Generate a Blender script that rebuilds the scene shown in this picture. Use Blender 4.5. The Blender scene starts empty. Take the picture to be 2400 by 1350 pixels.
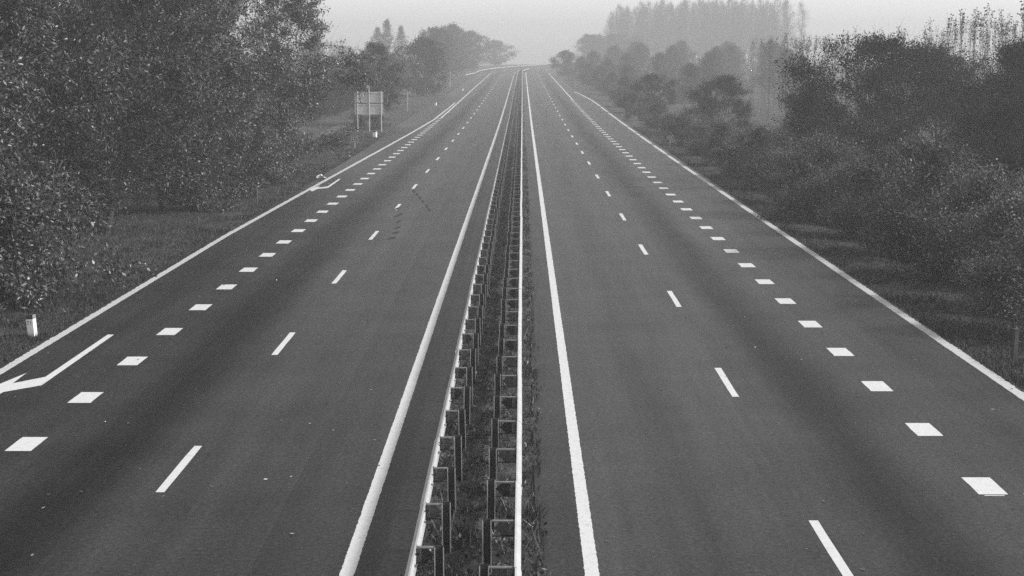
import bpy, math
import numpy as np
from math import radians, sin, cos, pi

S = bpy.context.scene
# ------------------------------------------------------------------ camera
CAM_H = 7.36
PITCH = radians(8.73)
YAW = radians(0.395)
cam_d = bpy.data.cameras.new('camera')
cam_d.sensor_width = 36.0
cam_d.lens = 52.85
cam_d.clip_start = 0.5
cam_d.clip_end = 6000
cam = bpy.data.objects.new('camera', cam_d)
S.collection.objects.link(cam)
cam.location = (0, 0, CAM_H)
cam.rotation_euler = (pi / 2 - PITCH, 0, YAW)
S.camera = cam
# ------------------------------------------------------------------ sky, sun, exposure
SUN_EL, SUN_AZ = radians(36.5), radians(96)      # azimuth clockwise from +Y (the road's direction)
HAZE = 0.00130
W = bpy.data.worlds.new('World'); S.world = W; W.use_nodes = True
nt = W.node_tree
bg = nt.nodes['Background']
sky = nt.nodes.new('ShaderNodeTexSky'); sky.sky_type = 'NISHITA'; sky.sun_disc = False
sky.sun_elevation = SUN_EL; sky.sun_rotation = SUN_AZ
sky.air_density = 1.0; sky.dust_density = 1.0; sky.ozone_density = 1.0
bw = nt.nodes.new('ShaderNodeRGBToBW')          # black-and-white film
nt.links.new(sky.outputs[0], bw.inputs[0]); nt.links.new(bw.outputs[0], bg.inputs[0])
bg.inputs[1].default_value = 0.15
sd = bpy.data.lights.new('sun', 'SUN'); sd.energy = 2.1; sd.angle = radians(5); sd.color = (1, 1, 1)
sun = bpy.data.objects.new('sun', sd); S.collection.objects.link(sun)
sun.rotation_euler = (pi / 2 - SUN_EL, 0, -SUN_AZ + pi)
S.view_settings.view_transform = 'Standard'; S.view_settings.look = 'None'
S.view_settings.gamma = 1; S.view_settings.exposure = 0.84
try: S.view_settings.use_curve_mapping = False
except Exception: pass
S.cycles.use_denoising = False
S.cycles.max_bounces = 6; S.cycles.volume_bounces = 2
S.cycles.diffuse_bounces = 3; S.cycles.transparent_max_bounces = 8

rng = np.random.default_rng(7)
C = S.collection

# ------------------------------------------------------------------ helpers
def tag(o, label=None, cat=None, group=None, kind=None):
    if label: o['label'] = label
    if cat: o['category'] = cat
    if group: o['group'] = group
    if kind: o['kind'] = kind
    return o

def empty(name, loc, rz=0.0, sc=1.0, parent=None):
    o = bpy.data.objects.new(name, None); C.objects.link(o)
    o.empty_display_size = 0.3
    o.location = loc; o.rotation_euler = (0, 0, rz)
    o.scale = (sc, sc, sc) if not hasattr(sc, '__len__') else sc
    if parent: o.parent = parent
    return o

def obj(name, me, parent=None, loc=None, rot=None):
    o = bpy.data.objects.new(name, me); C.objects.link(o)
    if parent: o.parent = parent
    if loc is not None: o.location = loc
    if rot is not None: o.rotation_euler = rot
    return o

def mesh(name, parts, mats, smooth=False):
    """parts: list of (verts Nx3, faces MxK int, material index)."""
    me = bpy.data.meshes.new(name)
    V, LI, LT, MI = [], [], [], []
    off = 0
    for v, f, mi in parts:
        v = np.asarray(v, np.float32).reshape(-1, 3); f = np.asarray(f, np.int32)
        if len(f) == 0: continue
        V.append(v); LI.append((f + off).ravel()); LT.append(np.full(len(f), f.shape[1], np.int32))
        MI.append(np.full(len(f), mi, np.int32)); off += len(v)
    V = np.concatenate(V); LI = np.concatenate(LI); LT = np.concatenate(LT); MI = np.concatenate(MI)
    me.vertices.add(len(V)); me.vertices.foreach_set('co', V.ravel())
    me.loops.add(len(LI)); me.loops.foreach_set('vertex_index', LI)
    me.polygons.add(len(LT))
    ls = np.zeros(len(LT), np.int32); ls[1:] = np.cumsum(LT)[:-1]
    me.polygons.foreach_set('loop_start', ls)
    try: me.polygons.foreach_set('loop_total', LT)
    except Exception: pass
    me.polygons.foreach_set('material_index', MI)
    me.polygons.foreach_set('use_smooth', np.full(len(LT), smooth, bool))
    for m in (mats if isinstance(mats, (list, tuple)) else [mats]): me.materials.append(m)
    me.update(calc_edges=True); me.validate()
    return me

BOXF = np.array([[0, 3, 2, 1], [4, 5, 6, 7], [0, 1, 5, 4], [1, 2, 6, 5], [2, 3, 7, 6], [3, 0, 4, 7]])
def box(x0, x1, y0, y1, z0, z1):
    return (np.array([[x0, y0, z0], [x1, y0, z0], [x1, y1, z0], [x0, y1, z0],
                      [x0, y0, z1], [x1, y0, z1], [x1, y1, z1], [x0, y1, z1]], float), BOXF)

def prism(poly, axis, a, b):
    """extrude a 2D polygon; axis 'y': poly in (x,z); axis 'z': poly in (x,y). Returns list of (verts, faces)."""
    n = len(poly); P = np.array(poly, float)
    if axis == 'y':
        v0 = np.c_[P[:, 0], np.full(n, a), P[:, 1]]; v1 = np.c_[P[:, 0], np.full(n, b), P[:, 1]]
    else:
        v0 = np.c_[P[:, 0], P[:, 1], np.full(n, a)]; v1 = np.c_[P[:, 0], P[:, 1], np.full(n, b)]
    v = np.r_[v0, v1]
    i = np.arange(n); j = (i + 1) % n
    side = np.c_[i, j, j + n, i + n]
    caps = np.array([list(range(n))[::-1], list(range(n, 2 * n))])
    return [(v, side), (v, caps)]

def tubes(P, R, k):
    """P n,m,3 polylines; R n,m radii; k sides -> verts, quads"""
    P = np.asarray(P, float); R = np.asarray(R, float)
    n, m, _ = P.shape
    T = np.gradient(P, axis=1); T /= np.linalg.norm(T, axis=2, keepdims=True) + 1e-9
    ref = np.where(np.abs(T[:, :1, 2:3]) > 0.9, np.array([1., 0, 0]), np.array([0, 0, 1.]))
    A = np.cross(T, np.broadcast_to(ref, T.shape)); A /= np.linalg.norm(A, axis=2, keepdims=True) + 1e-9
    B = np.cross(T, A)
    a = np.arange(k) * 2 * pi / k
    V = P[:, :, None, :] + R[:, :, None, None] * (np.cos(a)[None, None, :, None] * A[:, :, None, :] + np.sin(a)[None, None, :, None] * B[:, :, None, :])
    idx = np.arange(n * m * k).reshape(n, m, k)
    q0 = idx[:, :-1, :]; q1 = np.roll(idx, -1, 2)[:, :-1, :]; q2 = np.roll(idx, -1, 2)[:, 1:, :]; q3 = idx[:, 1:, :]
    F = np.stack([q0, q1, q2, q3], -1).reshape(-1, 4)
    return V.reshape(-1, 3), F

def vnoise(x, y, seed=0):
    """value noise 0..1"""
    x = np.asarray(x, float); y = np.asarray(y, float)
    xi = np.floor(x).astype(np.int64); yi = np.floor(y).astype(np.int64)
    fx = x - xi; fy = y - yi
    fx = fx * fx * (3 - 2 * fx); fy = fy * fy * (3 - 2 * fy)
    def h(a, b):
        n = (a * 374761393 + b * 668265263 + seed * 982451653) & 0xffffffff
        n = ((n ^ (n >> 13)) * 1274126177) & 0xffffffff
        return ((n ^ (n >> 16)) & 0xffff) / 65535.0
    return (h(xi, yi) * (1 - fx) + h(xi + 1, yi) * fx) * (1 - fy) + (h(xi, yi + 1) * (1 - fx) + h(xi + 1, yi + 1) * fx) * fy

# ------------------------------------------------------------------ the lie of the land
def elev(y):
    y = np.asarray(y, float)
    t = np.clip(y - 140, 0, None)
    e = 0.0083 * (np.sqrt(t * t + 60 * 60) - 60)
    crest = 4.1
    return crest - 0.25 * np.logaddexp(0, (crest - e) / 0.25)   # soft clamp at the crest
E0 = float(elev(0.0))
def ez(y): return elev(y) - E0
def xc(y):
    t = np.clip(np.asarray(y, float) - 470, 0, None)
    return t * t / 1200.0
def interp(y, pts):
    return np.interp(y, [p[0] for p in pts], [p[1] for p in pts])
LEFT_ASPH = [(-60, -12.62), (95, -12.6), (125, -12.75), (160, -13.6), (2000, -13.6)]
RIGHT_ASPH = [(-60, 11.2), (60, 11.25), (120, 11.55), (240, 11.75), (285, 10.6), (310, 10.2), (2000, 10.2)]
def gz(x, y):
    """ground height (soil under the grass)"""
    x = np.asarray(x, float); y = np.asarray(y, float)
    X = x - xc(y)
    e = ez(y)
    la = interp(y, LEFT_ASPH); ra = interp(y, RIGHT_ASPH)
    dl = np.clip(la - X, 0, None); dr = np.clip(X - ra, 0, None)
    under = (X > la + 0.1) & (X < ra - 0.1)
    z = -0.035 - 0.05 * np.clip(dl - .8, 0, 4) * .35 - np.clip(dr - 1.2, 0, 5) * 0.10
    bump = (vnoise(x * .45, y * .45, 3) - .5) * .16 + (vnoise(x * 1.6, y * 1.6, 5) - .5) * .07
    z = z + bump * np.clip((dl + dr) / 1.5, 0, 1)
    z = np.where(under, -0.09, z)
    far = np.clip((np.abs(X) - 45) / 60, 0, 1)
    return z + e * (1 - far * 0.8)

# ------------------------------------------------------------------ materials
def newmat(name):
    m = bpy.data.materials.new(name); m.use_nodes = True
    t = m.node_tree; b = t.nodes['Principled BSDF']
    return m, t, b
def grey(v): return (v, v, v, 1)
def N(t, kind, **kw):
    n = t.nodes.new(kind)
    for k, v in kw.items():
        if k in ('x',): continue
        setattr(n, k, v)
    return n
def ramp(t, src, stops, interp_='LINEAR'):
    r = t.nodes.new('ShaderNodeValToRGB'); r.color_ramp.interpolation = interp_
    els = r.color_ramp.elements
    while len(els) < len(stops): els.new(0.5)
    for e, (p, v) in zip(els, stops): e.position = p; e.color = grey(v)
    t.links.new(src, r.inputs[0]); return r.outputs[0]
def noise(t, vec, scale, detail=4, rough=.55):
    n = t.nodes.new('ShaderNodeTexNoise'); n.inputs['Scale'].default_value = scale
    n.inputs['Detail'].default_value = detail; n.inputs['Roughness'].default_value = rough
    t.links.new(vec, n.inputs['Vector']); return n.outputs['Fac']
def mathn(t, op, a, b=None, c=None, clamp=False):
    n = t.nodes.new('ShaderNodeMath'); n.operation = op; n.use_clamp = clamp
    for i, v in enumerate((a, b, c)):
        if v is None: continue
        if isinstance(v, (int, float)): n.inputs[i].default_value = v
        else: t.links.new(v, n.inputs[i])
    return n.outputs[0]
def coords(t, scale=(1, 1, 1)):
    tc = t.nodes.new('ShaderNodeTexCoord'); mp = t.nodes.new('ShaderNodeMapping')
    mp.inputs['Scale'].default_value = scale
    t.links.new(tc.outputs['Object'], mp.inputs['Vector']); return mp.outputs[0]
def bump(t, b, h, strength=.4, dist=.01):
    n = t.nodes.new('ShaderNodeBump'); n.inputs['Strength'].default_value = strength; n.inputs['Distance'].default_value = dist
    t.links.new(h, n.inputs['Height']); t.links.new(n.outputs[0], b.inputs['Normal'])

def asphalt(name, base, bands, patches):
    """bands: (x centre, half width, factor) wear bands that run along the lanes; patches: (x0,x1,factor) darker lengthwise strips"""
    m, t, b = newmat(name)
    co = coords(t); sep = t.nodes.new('ShaderNodeSeparateXYZ'); t.links.new(co, sep.inputs[0])
    wob = noise(t, coords(t, (.5, .05, 1)), 1.0, 6, .7)
    X = mathn(t, 'ADD', sep.outputs[0], mathn(t, 'MULTIPLY_ADD', wob, 1.5, -0.75))
    f = None
    for c, w, k in bands:
        d = mathn(t, 'ABSOLUTE', mathn(t, 'SUBTRACT', X, c))
        mr = t.nodes.new('ShaderNodeMapRange'); mr.interpolation_type = 'SMOOTHSTEP'
        mr.inputs[1].default_value = 0; mr.inputs[2].default_value = w; mr.inputs[3].default_value = k; mr.inputs[4].default_value = 1
        t.links.new(d, mr.inputs[0])
        f = mr.outputs[0] if f is None else mathn(t, 'MULTIPLY', f, mr.outputs[0])
    for x0, x1, k in patches:
        a = mathn(t, 'GREATER_THAN', sep.outputs[0], x0); c2 = mathn(t, 'LESS_THAN', sep.outputs[0], x1)
        on = mathn(t, 'MULTIPLY', a, c2)
        f = mathn(t, 'MULTIPLY', f, mathn(t, 'MULTIPLY_ADD', on, k - 1, 1))
    long_ = ramp(t, noise(t, coords(t, (1.6, .07, 1)), 1.0, 7, .7), [(.28, .74), (.5, 1.0), (.72, 1.26)])
    blot = ramp(t, noise(t, co, .30, 6, .65), [(.28, .78), (.5, 1.0), (.72, 1.22)])
    grit = ramp(t, noise(t, co, 11, 4, .9), [(.27, .30), (.5, .92), (.63, 1.4), (.72, 3.6)])
    fine = ramp(t, noise(t, co, 90, 2, .8), [(.3, .7), (.7, 1.3)])
    v = mathn(t, 'MULTIPLY', mathn(t, 'MULTIPLY', f, long_), mathn(t, 'MULTIPLY', mathn(t, 'MULTIPLY', blot, fine), grit))
    v = mathn(t, 'MULTIPLY', v, base)
    t.links.new(v, b.inputs['Base Color'])
    b.inputs['Roughness'].default_value = .47
    sp = mathn(t, 'MULTIPLY', mathn(t, 'POWER', f, 1.3), mathn(t, 'MULTIPLY', mathn(t, 'MULTIPLY', blot, long_), mathn(t, 'POWER', grit, .8)))
    t.links.new(mathn(t, 'MULTIPLY', sp, .31), b.inputs['Specular IOR Level'])
    bump(t, b, noise(t, co, 60, 3, .8), .25, .004)
    return m
M = {}
M['asphalt_right'] = asphalt('asphalt_right', .032, [(6.25, 1.6, .40), (2.75, 1.1, .80), (9.5, 1.2, .84), (8.03, .5, .9)], [(-1, .9, .72)])
M['asphalt_left'] = asphalt('asphalt_left', .029, [(-7.8, 1.55, .38), (-4.4, 1.1, .82), (-11, 1.2, .86), (-9.5, .5, .9)], [(-2.42, 1, .55), (-3.95, -2.62, .80)])

def paint(name, v, wear=.5):
    m, t, b = newmat(name); co = coords(t)
    w = ramp(t, noise(t, co, 7, 6, .75), [(.30, v * (1 - wear)), (.45, v * .93), (.7, v)])
    g = ramp(t, noise(t, co, 70, 2, .7), [(.3, .82), (.65, 1.04)])
    t.links.new(mathn(t, 'MULTIPLY', w, g), b.inputs['Base Color']); b.inputs['Roughness'].default_value = .7
    bump(t, b, noise(t, co, 80, 2), .3, .004)
    return m
M['paint'] = paint('road_paint', .72, .30)
M['paint_old'] = paint('road_paint_worn', .70, .35)
M['paint_edge'] = paint('road_paint_edge', .58, .5)

def simple(name, v, rough=.7, var=.25, scale=8, metal=0, spec=.5):
    m, t, b = newmat(name); co = coords(t)
    r = ramp(t, noise(t, co, scale, 5, .65), [(.3, v * (1 - var)), (.7, v * (1 + var))])
    t.links.new(r, b.inputs['Base Color']); b.inputs['Roughness'].default_value = rough
    b.inputs['Metallic'].default_value = metal; b.inputs['Specular IOR Level'].default_value = spec
    return m
def soil(name, lo, hi, scale=3):
    m, t, b = newmat(name); co = coords(t)
    a = noise(t, co, scale, 8, .7); c = noise(t, co, scale * .18, 4, .6)
    v = mathn(t, 'MULTIPLY', ramp(t, a, [(.28, lo), (.5, (lo + hi) / 2), (.72, hi)]), ramp(t, c, [(.3, .65), (.7, 1.35)]))
    t.links.new(v, b.inputs['Base Color']); b.inputs['Roughness'].default_value = .95
    b.inputs['Specular IOR Level'].default_value = .15
    bump(t, b, noise(t, co, scale * 4, 6, .7), .9, .05)
    return m
M['soil'] = soil('verge_soil', .026, .10, 2.5)
M['median'] = soil('median_soil', .022, .13, 2.2)
M['rail'] = simple('rail_white', .46, .55, .12, 3)
M['post'] = simple('post_steel', .045, .6, .5, 9)
M['post_edge'] = simple('post_galvanised', .38, .5, .3, 9)
M['spacer'] = simple('spacer_galvanised', .16, .55, .35, 10)
M['spacer_dark'] = simple('spacer_shade', .03, .8, .4, 10)  # dark colour paints the shade inside the open bracket
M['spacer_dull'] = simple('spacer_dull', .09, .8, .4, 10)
M['bolt'] = simple('bolt', .03, .6, .3, 10)
M['white'] = simple('marker_white', .78, .6, .06, 6)
M['black'] = simple('marker_black', .03, .6, .2, 6)
M['greyband'] = simple('marker_reflector', .25, .5, .1, 6)
M['signback'] = simple('sign_back', .44, .6, .1, 2)
M['pole'] = simple('pole_galvanised', .45, .5, .15, 5)
M['wood'] = simple('weathered_wood', .05, .9, .4, 12)
M['skid'] = simple('tyre_rubber_mark', .006, .8, .25, 12)
M['concrete'] = simple('house_wall', .30, .9, .1, 1)
M['roof'] = simple('house_roof', .16, .9, .1, 1)
M['glass'] = simple('dark_window', .03, .2, .1, 1)
M['path'] = soil('path_gravel', .07, .13, 2)

def foliage(name, lo, hi, trans=.3, rough=.5, spec=.4, var=.3):
    m, t, b = newmat(name)
    g = t.nodes.new('ShaderNodeNewGeometry'); oi = t.nodes.new('ShaderNodeObjectInfo')
    v = ramp(t, g.outputs['Random Per Island'], [(0, lo), (.62, lo * .85 + hi * .15), (.86, hi * .5), (.96, hi), (1, hi * 1.5)])  # random leaf tones; the palest few put sun glints into the colour
    v = mathn(t, 'MULTIPLY', v, mathn(t, 'MULTIPLY_ADD', oi.outputs['Random'], var, 1 - var / 2))
    t.links.new(v, b.inputs['Base Color'])
    b.inputs['Roughness'].default_value = rough; b.inputs['Specular IOR Level'].default_value = spec
    tr = t.nodes.new('ShaderNodeBsdfTranslucent'); t.links.new(v, tr.inputs[0])
    mx = t.nodes.new('ShaderNodeMixShader'); mx.inputs[0].default_value = trans
    out = t.nodes['Material Output']
    t.links.new(b.outputs[0], mx.inputs[1]); t.links.new(tr.outputs[0], mx.inputs[2]); t.links.new(mx.outputs[0], out.inputs[0])
    return m
M['leaf_big'] = foliage('leaf_autumn', .008, .30, .18, .34, .45, .4)
M['leaf_mid'] = foliage('leaf_dull', .007, .20, .18, .4, .35, .5)
M['leaf_misty'] = foliage('leaf_misty', .06, .17, .3, .6, .2, .4)  # leaf colour lightened to add fog to the far thicket
M['leaf_dark'] = foliage('leaf_dark', .006, .045, .15, .8, .1)
M['leaf_pale'] = foliage('leaf_pale', .03, .30, .3, .55, .3, .5)
M['leaf_far'] = foliage('leaf_far', .025, .07, .3, .6, .2)
M['leaf_dry'] = foliage('leaf_dry', .03, .10, .25)
M['grass'] = foliage('grass_blade', .014, .15, .3, .6, .3)
M['grass_dry'] = foliage('grass_dry', .10, .30, .3, .6, .3)
M['litter'] = foliage('fallen_leaf', .10, .50, .1, .6, .3)
M['bark'] = simple('bark', .055, .9, .35, 9, spec=.2)
M['twig'] = simple('twig', .085, .85, .35, 4, spec=.2)
M['twig_pale'] = simple('twig_pale', .13, .85, .35, 4, spec=.2)

# ------------------------------------------------------------------ ground
def grid_sheet(xs, ys, zf):
    Xg, Yg = np.meshgrid(xs, ys)
    v = np.c_[Xg.ravel(), Yg.ravel(), zf(Xg, Yg).ravel()]
    ny, nx = Xg.shape
    i = np.arange(nx * ny).reshape(ny, nx)
    f = np.stack([i[:-1, :-1], i[:-1, 1:], i[1:, 1:], i[1:, :-1]], -1).reshape(-1, 4)
    return v, f
xs = np.unique(np.r_[np.linspace(-900, -60, 15), np.linspace(-60, -26, 18), np.linspace(-26, -11, 46), np.linspace(-11, 10, 12), np.linspace(10, 26, 48), np.linspace(26, 80, 22), np.linspace(80, 900, 15)])
ys = np.unique(np.r_[np.linspace(-250, 20, 14), np.linspace(20, 130, 240), np.linspace(130, 300, 130), np.linspace(300, 700, 120), np.linspace(700, 1500, 30)])
v, f = grid_sheet(xs, ys, gz)
tag(obj('ground', mesh('ground', [(v, f, 0)], M['soil'], True)), kind='structure')

# ------------------------------------------------------------------ carriageways and markings
YS_ROAD = np.unique(np.r_[np.arange(-60, 140, 4), np.arange(140, 760, 6.)])
def strip(x0, x1, ys, dz, jit=0, seed=1, z_in=None):
    """ribbon along the road between two lateral offsets (numbers or point lists)"""
    ys = np.asarray(ys, float)
    a = interp(ys, x0) if hasattr(x0, '__len__') else np.full(len(ys), float(x0))
    b = interp(ys, x1) if hasattr(x1, '__len__') else np.full(len(ys), float(x1))
    if jit:
        r = np.random.default_rng(seed)
        js = jit if hasattr(jit, '__len__') else (jit, jit)
        a = a + (r.random(len(ys)) - .5) * js[0]; b = b + (r.random(len(ys)) - .5) * js[1]
    sx = xc(ys); z = ez(ys) + dz
    v = np.r_[np.c_[a + sx, ys, z], np.c_[b + sx, ys, z]]
    n = len(ys); i = np.arange(n - 1)
    return v, np.c_[i, i + n, i + n + 1, i + 1]
road_l = tag(obj('road_left', mesh('road_left', [(*strip(LEFT_ASPH, -1.62, YS_ROAD, 0), 0)], M['asphalt_left'])), kind='structure')
road_r = tag(obj('road_right', mesh('road_right', [(*strip(.22, RIGHT_ASPH, YS_ROAD, 0), 0)], M['asphalt_right'])), kind='structure')

def fine_ys(a, b):
    y = [a]
    while y[-1] < b: y.append(y[-1] + max(.07, y[-1] * .003))
    y[-1] = b
    return np.array(y)
def line(name, parent, cx, w, y0, y1, m, jit=.03, seed=1, dz=.004):
    L = [(p[0], p[1] - w / 2) for p in cx] if hasattr(cx, '__len__') else cx - w / 2
    R = [(p[0], p[1] + w / 2) for p in cx] if hasattr(cx, '__len__') else cx + w / 2
    return obj(name, mesh(name, [(*strip(L, R, fine_ys(y0, y1), dz, jit, seed), 0)], M[m]), parent)
line('edge_line', road_l, -2.52, .21, 8, 490, 'paint_old', (.013, .013), 2)
line('edge_line', road_r, 1.01, .21, 8, 490, 'paint_old', (.013, .013), 3)
# outer edge lines taper in where the extra lanes begin and end
line('edge_line', road_l, [(0, -12.33), (62, -12.36), (88, -11.95), (128, -11.25), (178, -10.42), (235, -10.36)], .24, 8, 233, 'paint_edge', (.045, .015), 4)
line('edge_line', road_l, [(0, -9.7), (180, -9.8), (240, -9.92), (300, -10.0), (700, -10.0)], .2, 182, 500, 'paint_old', .02, 5)
line('edge_line', road_r, [(0, 10.98), (110, 11.02), (160, 11.2), (225, 11.27), (245, 11.12), (262, 10.8), (277, 10.35), (290, 9.85)], .26, 8, 290, 'paint_edge', (.015, .05), 6)
line('edge_line', road_r, [(0, 8.1), (700, 8.3)], .2, 244, 480, 'paint_old', .02, 7)
def quad_mark(name, parent, cx, cy, w, l, m, sd, dz=.004):
    r = np.random.default_rng(sd); n = 5
    y = np.linspace(cy - l / 2, cy + l / 2, n)
    return obj(name, mesh(name, [(*strip(cx - w / 2, cx + w / 2, y, dz, .012, sd), 0)], M[m]), parent)
K = 26549.
for k in range(-1, 38):
    y0 = K / (1047 - 134) - 1.13 - 12 + 12 * (k + 1)    # far end of a dash of the left carriageway
    if 8 < y0 < 470: quad_mark('lane_dash', road_l, -6.2, y0 - 1.55, .155, 3.1, 'paint' if k % 3 else 'paint_old', 100 + k)
    y1 = K / (862 - 134) - 1.13 - 24 + 12 * (k + 1)
    if 8 < y1 < 470: quad_mark('lane_dash', road_r, 4.68, y1 - 1.55, .155, 3.1, 'paint' if k % 4 else 'paint_old', 200 + k)
for k in range(-3, 62):
    y0 = K / (1043 - 134) - 1.13 + 4.0 * k
    if 10 < y0 < 182: quad_mark('block_marking', road_l, -9.48 - .002 * y0, y0, .5, 1.05, 'paint', 300 + k)
    y1 = K / (1137 - 134) - 1.13 + 4.0 * k
    if 10 < y1 < 246: quad_mark('block_marking', road_r, 8.03, y1, .5, 1.05, 'paint', 400 + k)
# spilt paint beside the nearest right block
for (ax, ay, aw, al) in ((8.02, 24.75, .34, .04), (8.62, 24.82, .14, .1), (8.86, 24.7, .2, .05), (8.93, 24.55, .2, .04)):
    quad_mark('paint_spill', road_r, ax, ay, aw, al, 'paint', int(ay * 100))
def ground_pt(px, py):
    s = (px - 1224) / (py - 134)
    return (s * 7.447, K / (py - 134) - 1.13)
# merge arrows on the left carriageway
def poly_mark(name, parent, polys, m, dz=.0045):
    parts = []
    for p in polys:
        P = np.array([(x, y, dz) for x, y in p]); P[:, 2] += ez(P[:, 1])
        parts.append((P, np.array([list(range(len(p)))]), 0))
    return obj(name, mesh(name, parts, M[m]), parent)
def arrow(tx, ty, k=1.):
    """straight shaft, a bend towards the verge, then a barbed head"""
    q = [(.08, 0), (.13, -6.3), (-.50, -7.0), (-.62, -8.6), (-1.05, -7.2), (-.65, -4.95), (-.60, -6.1), (-.07, -5.4), (-.09, 0)]
    q = q[::-1]
    return [[(tx + x * k, ty + y) for x, y in q]]
poly_mark('merge_arrow', road_l, arrow(-11.03, 39.6), 'paint')
poly_mark('merge_arrow', road_l, arrow(-11.16, 91.7, .82), 'paint')
# tyre marks
marks = [(931, 489, 7, 6), (933, 505, 7, 7), (934, 520, 7, 5), (931, 534, 9, 5), (926, 546, 12, 4), (917, 559, 16, 4),
         (970, 449, 6, 5), (977, 456, 5, 5), (984, 465, 6, 5), (991, 473, 5, 5), (999, 483, 5, 6), (1005, 492, 6, 6)]
for i, (mx, my, mw, mh) in enumerate(marks):
    a = ground_pt(mx, my); r = np.random.default_rng(i)
    n = 9; th = np.arange(n) * 2 * pi / n
    sc = a[1] / 3500.
    rx = mw * sc * .75; ry = mh * .5 * a[1] * a[1] / 26549 * 1.45
    rad = .85 + .3 * r.random(n)
    x_ = a[0] + rx * rad * np.cos(th) * .8 ; y_ = a[1] + ry * rad * np.sin(th)
    x_ = x_ + (y_ - a[1]) * (.12 if i < 6 else -.10)
    poly_mark('tyre_mark', road_l, [list(zip(x_, y_))], 'skid', .005)

# ------------------------------------------------------------------ central reservation
mxs = np.linspace(-1.66, .34, 22)
mys = np.unique(np.r_[np.arange(-20, 15, 3), np.arange(15, 60, .12), np.arange(60, 140, .3), np.arange(140, 700, 3.)])
def mz(x, y):
    n = (vnoise(x * 2.2, y * 1.6, 11) - .5) * .16 + (vnoise(x * 6, y * 5, 12) - .5) * .08 + (vnoise(x * .4, y * 1.1, 13) - .5) * .12
    edge = np.clip(np.minimum(x + 1.66, .34 - x) / .3, 0, 1)
    return (n - .03) * edge - .02 * (1 - edge) + .012 + ez(y)
v, f = grid_sheet(mxs, mys, mz)
v[:, 0] += xc(v[:, 1])
med = tag(obj('central_reservation', mesh('central_reservation', [(v, f, 0)], M['median'], True)), kind='structure')

# guardrails
PROFILE = np.array([(0, .31), (.022, .306), (.075, .265), (.082, .235), (.072, .205), (.012, .170), (.006, .155), (.012, .140), (.072, .105), (.082, .075), (.075, .045), (.022, .004), (0, 0)])
def w_beam(length, sgn, n=2):
    P = PROFILE.copy()
    back = P.copy(); back[:, 0] -= .006
    loop = np.r_[P, back[::-1]]
    loop[:, 0] *= sgn
    parts = prism([tuple(q) for q in loop], 'y', 0, length)
    return [(a, b, 0) for a, b in parts[:1]]
def u_post(h):
    w, d, t = .13, .09, .008
    vs = []
    vs.append((*box(-w / 2, w / 2, 0, t, -.25, h), 0))
    vs.append((*box(-w / 2, -w / 2 + t, -d, -.0005, -.25, h + .002), 0))
    vs.append((*box(w / 2 - t, w / 2, -d, -.0005, -.25, h + .002), 0))
    vs.append((*box(-w / 2 - .002, -w / 2 + .013, -d - .007, -d - .0008, -.25, h + .004), 1))
    vs.append((*box(w / 2 - .013, w / 2 + .002, -d - .007, -d - .0008, -.25, h + .004), 1))
    return mesh('post', vs, [M['post'], M['post_edge']])
def spacer_mesh(gap, s, plate='spacer_dark'):
    """bracket between post (x=0) and beam (x = s*gap)"""
    p = []
    def bx(x0, x1, y0, y1, z0, z1, mi): p.append((*box(min(x0 * s, x1 * s), max(x0 * s, x1 * s), y0, y1, z0, z1), mi))
    bx(.07, gap, -.035, .035, .735, .752, 0)
    bx(.07, gap, -.035, .035, .515, .530, 2)
    # web: pointed plate standing in for the bracket's hollow; dark version paints its shade
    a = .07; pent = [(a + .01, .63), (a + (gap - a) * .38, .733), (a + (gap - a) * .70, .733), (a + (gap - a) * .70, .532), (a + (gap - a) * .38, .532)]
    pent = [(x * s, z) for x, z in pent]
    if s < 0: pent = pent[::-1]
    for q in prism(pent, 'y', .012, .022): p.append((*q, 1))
    bx(a + (gap - a) * .71, gap - .012, .008, .018, .534, .732, 0)
    bx(gap - .016, gap - .002, -.03, .03, .50, .77, 2)
    bx(gap - .05, gap - .016, -.012, .012, .625, .655, 2)
    return mesh('spacer', p, [M['spacer'], M[plate], M['bolt']])
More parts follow.
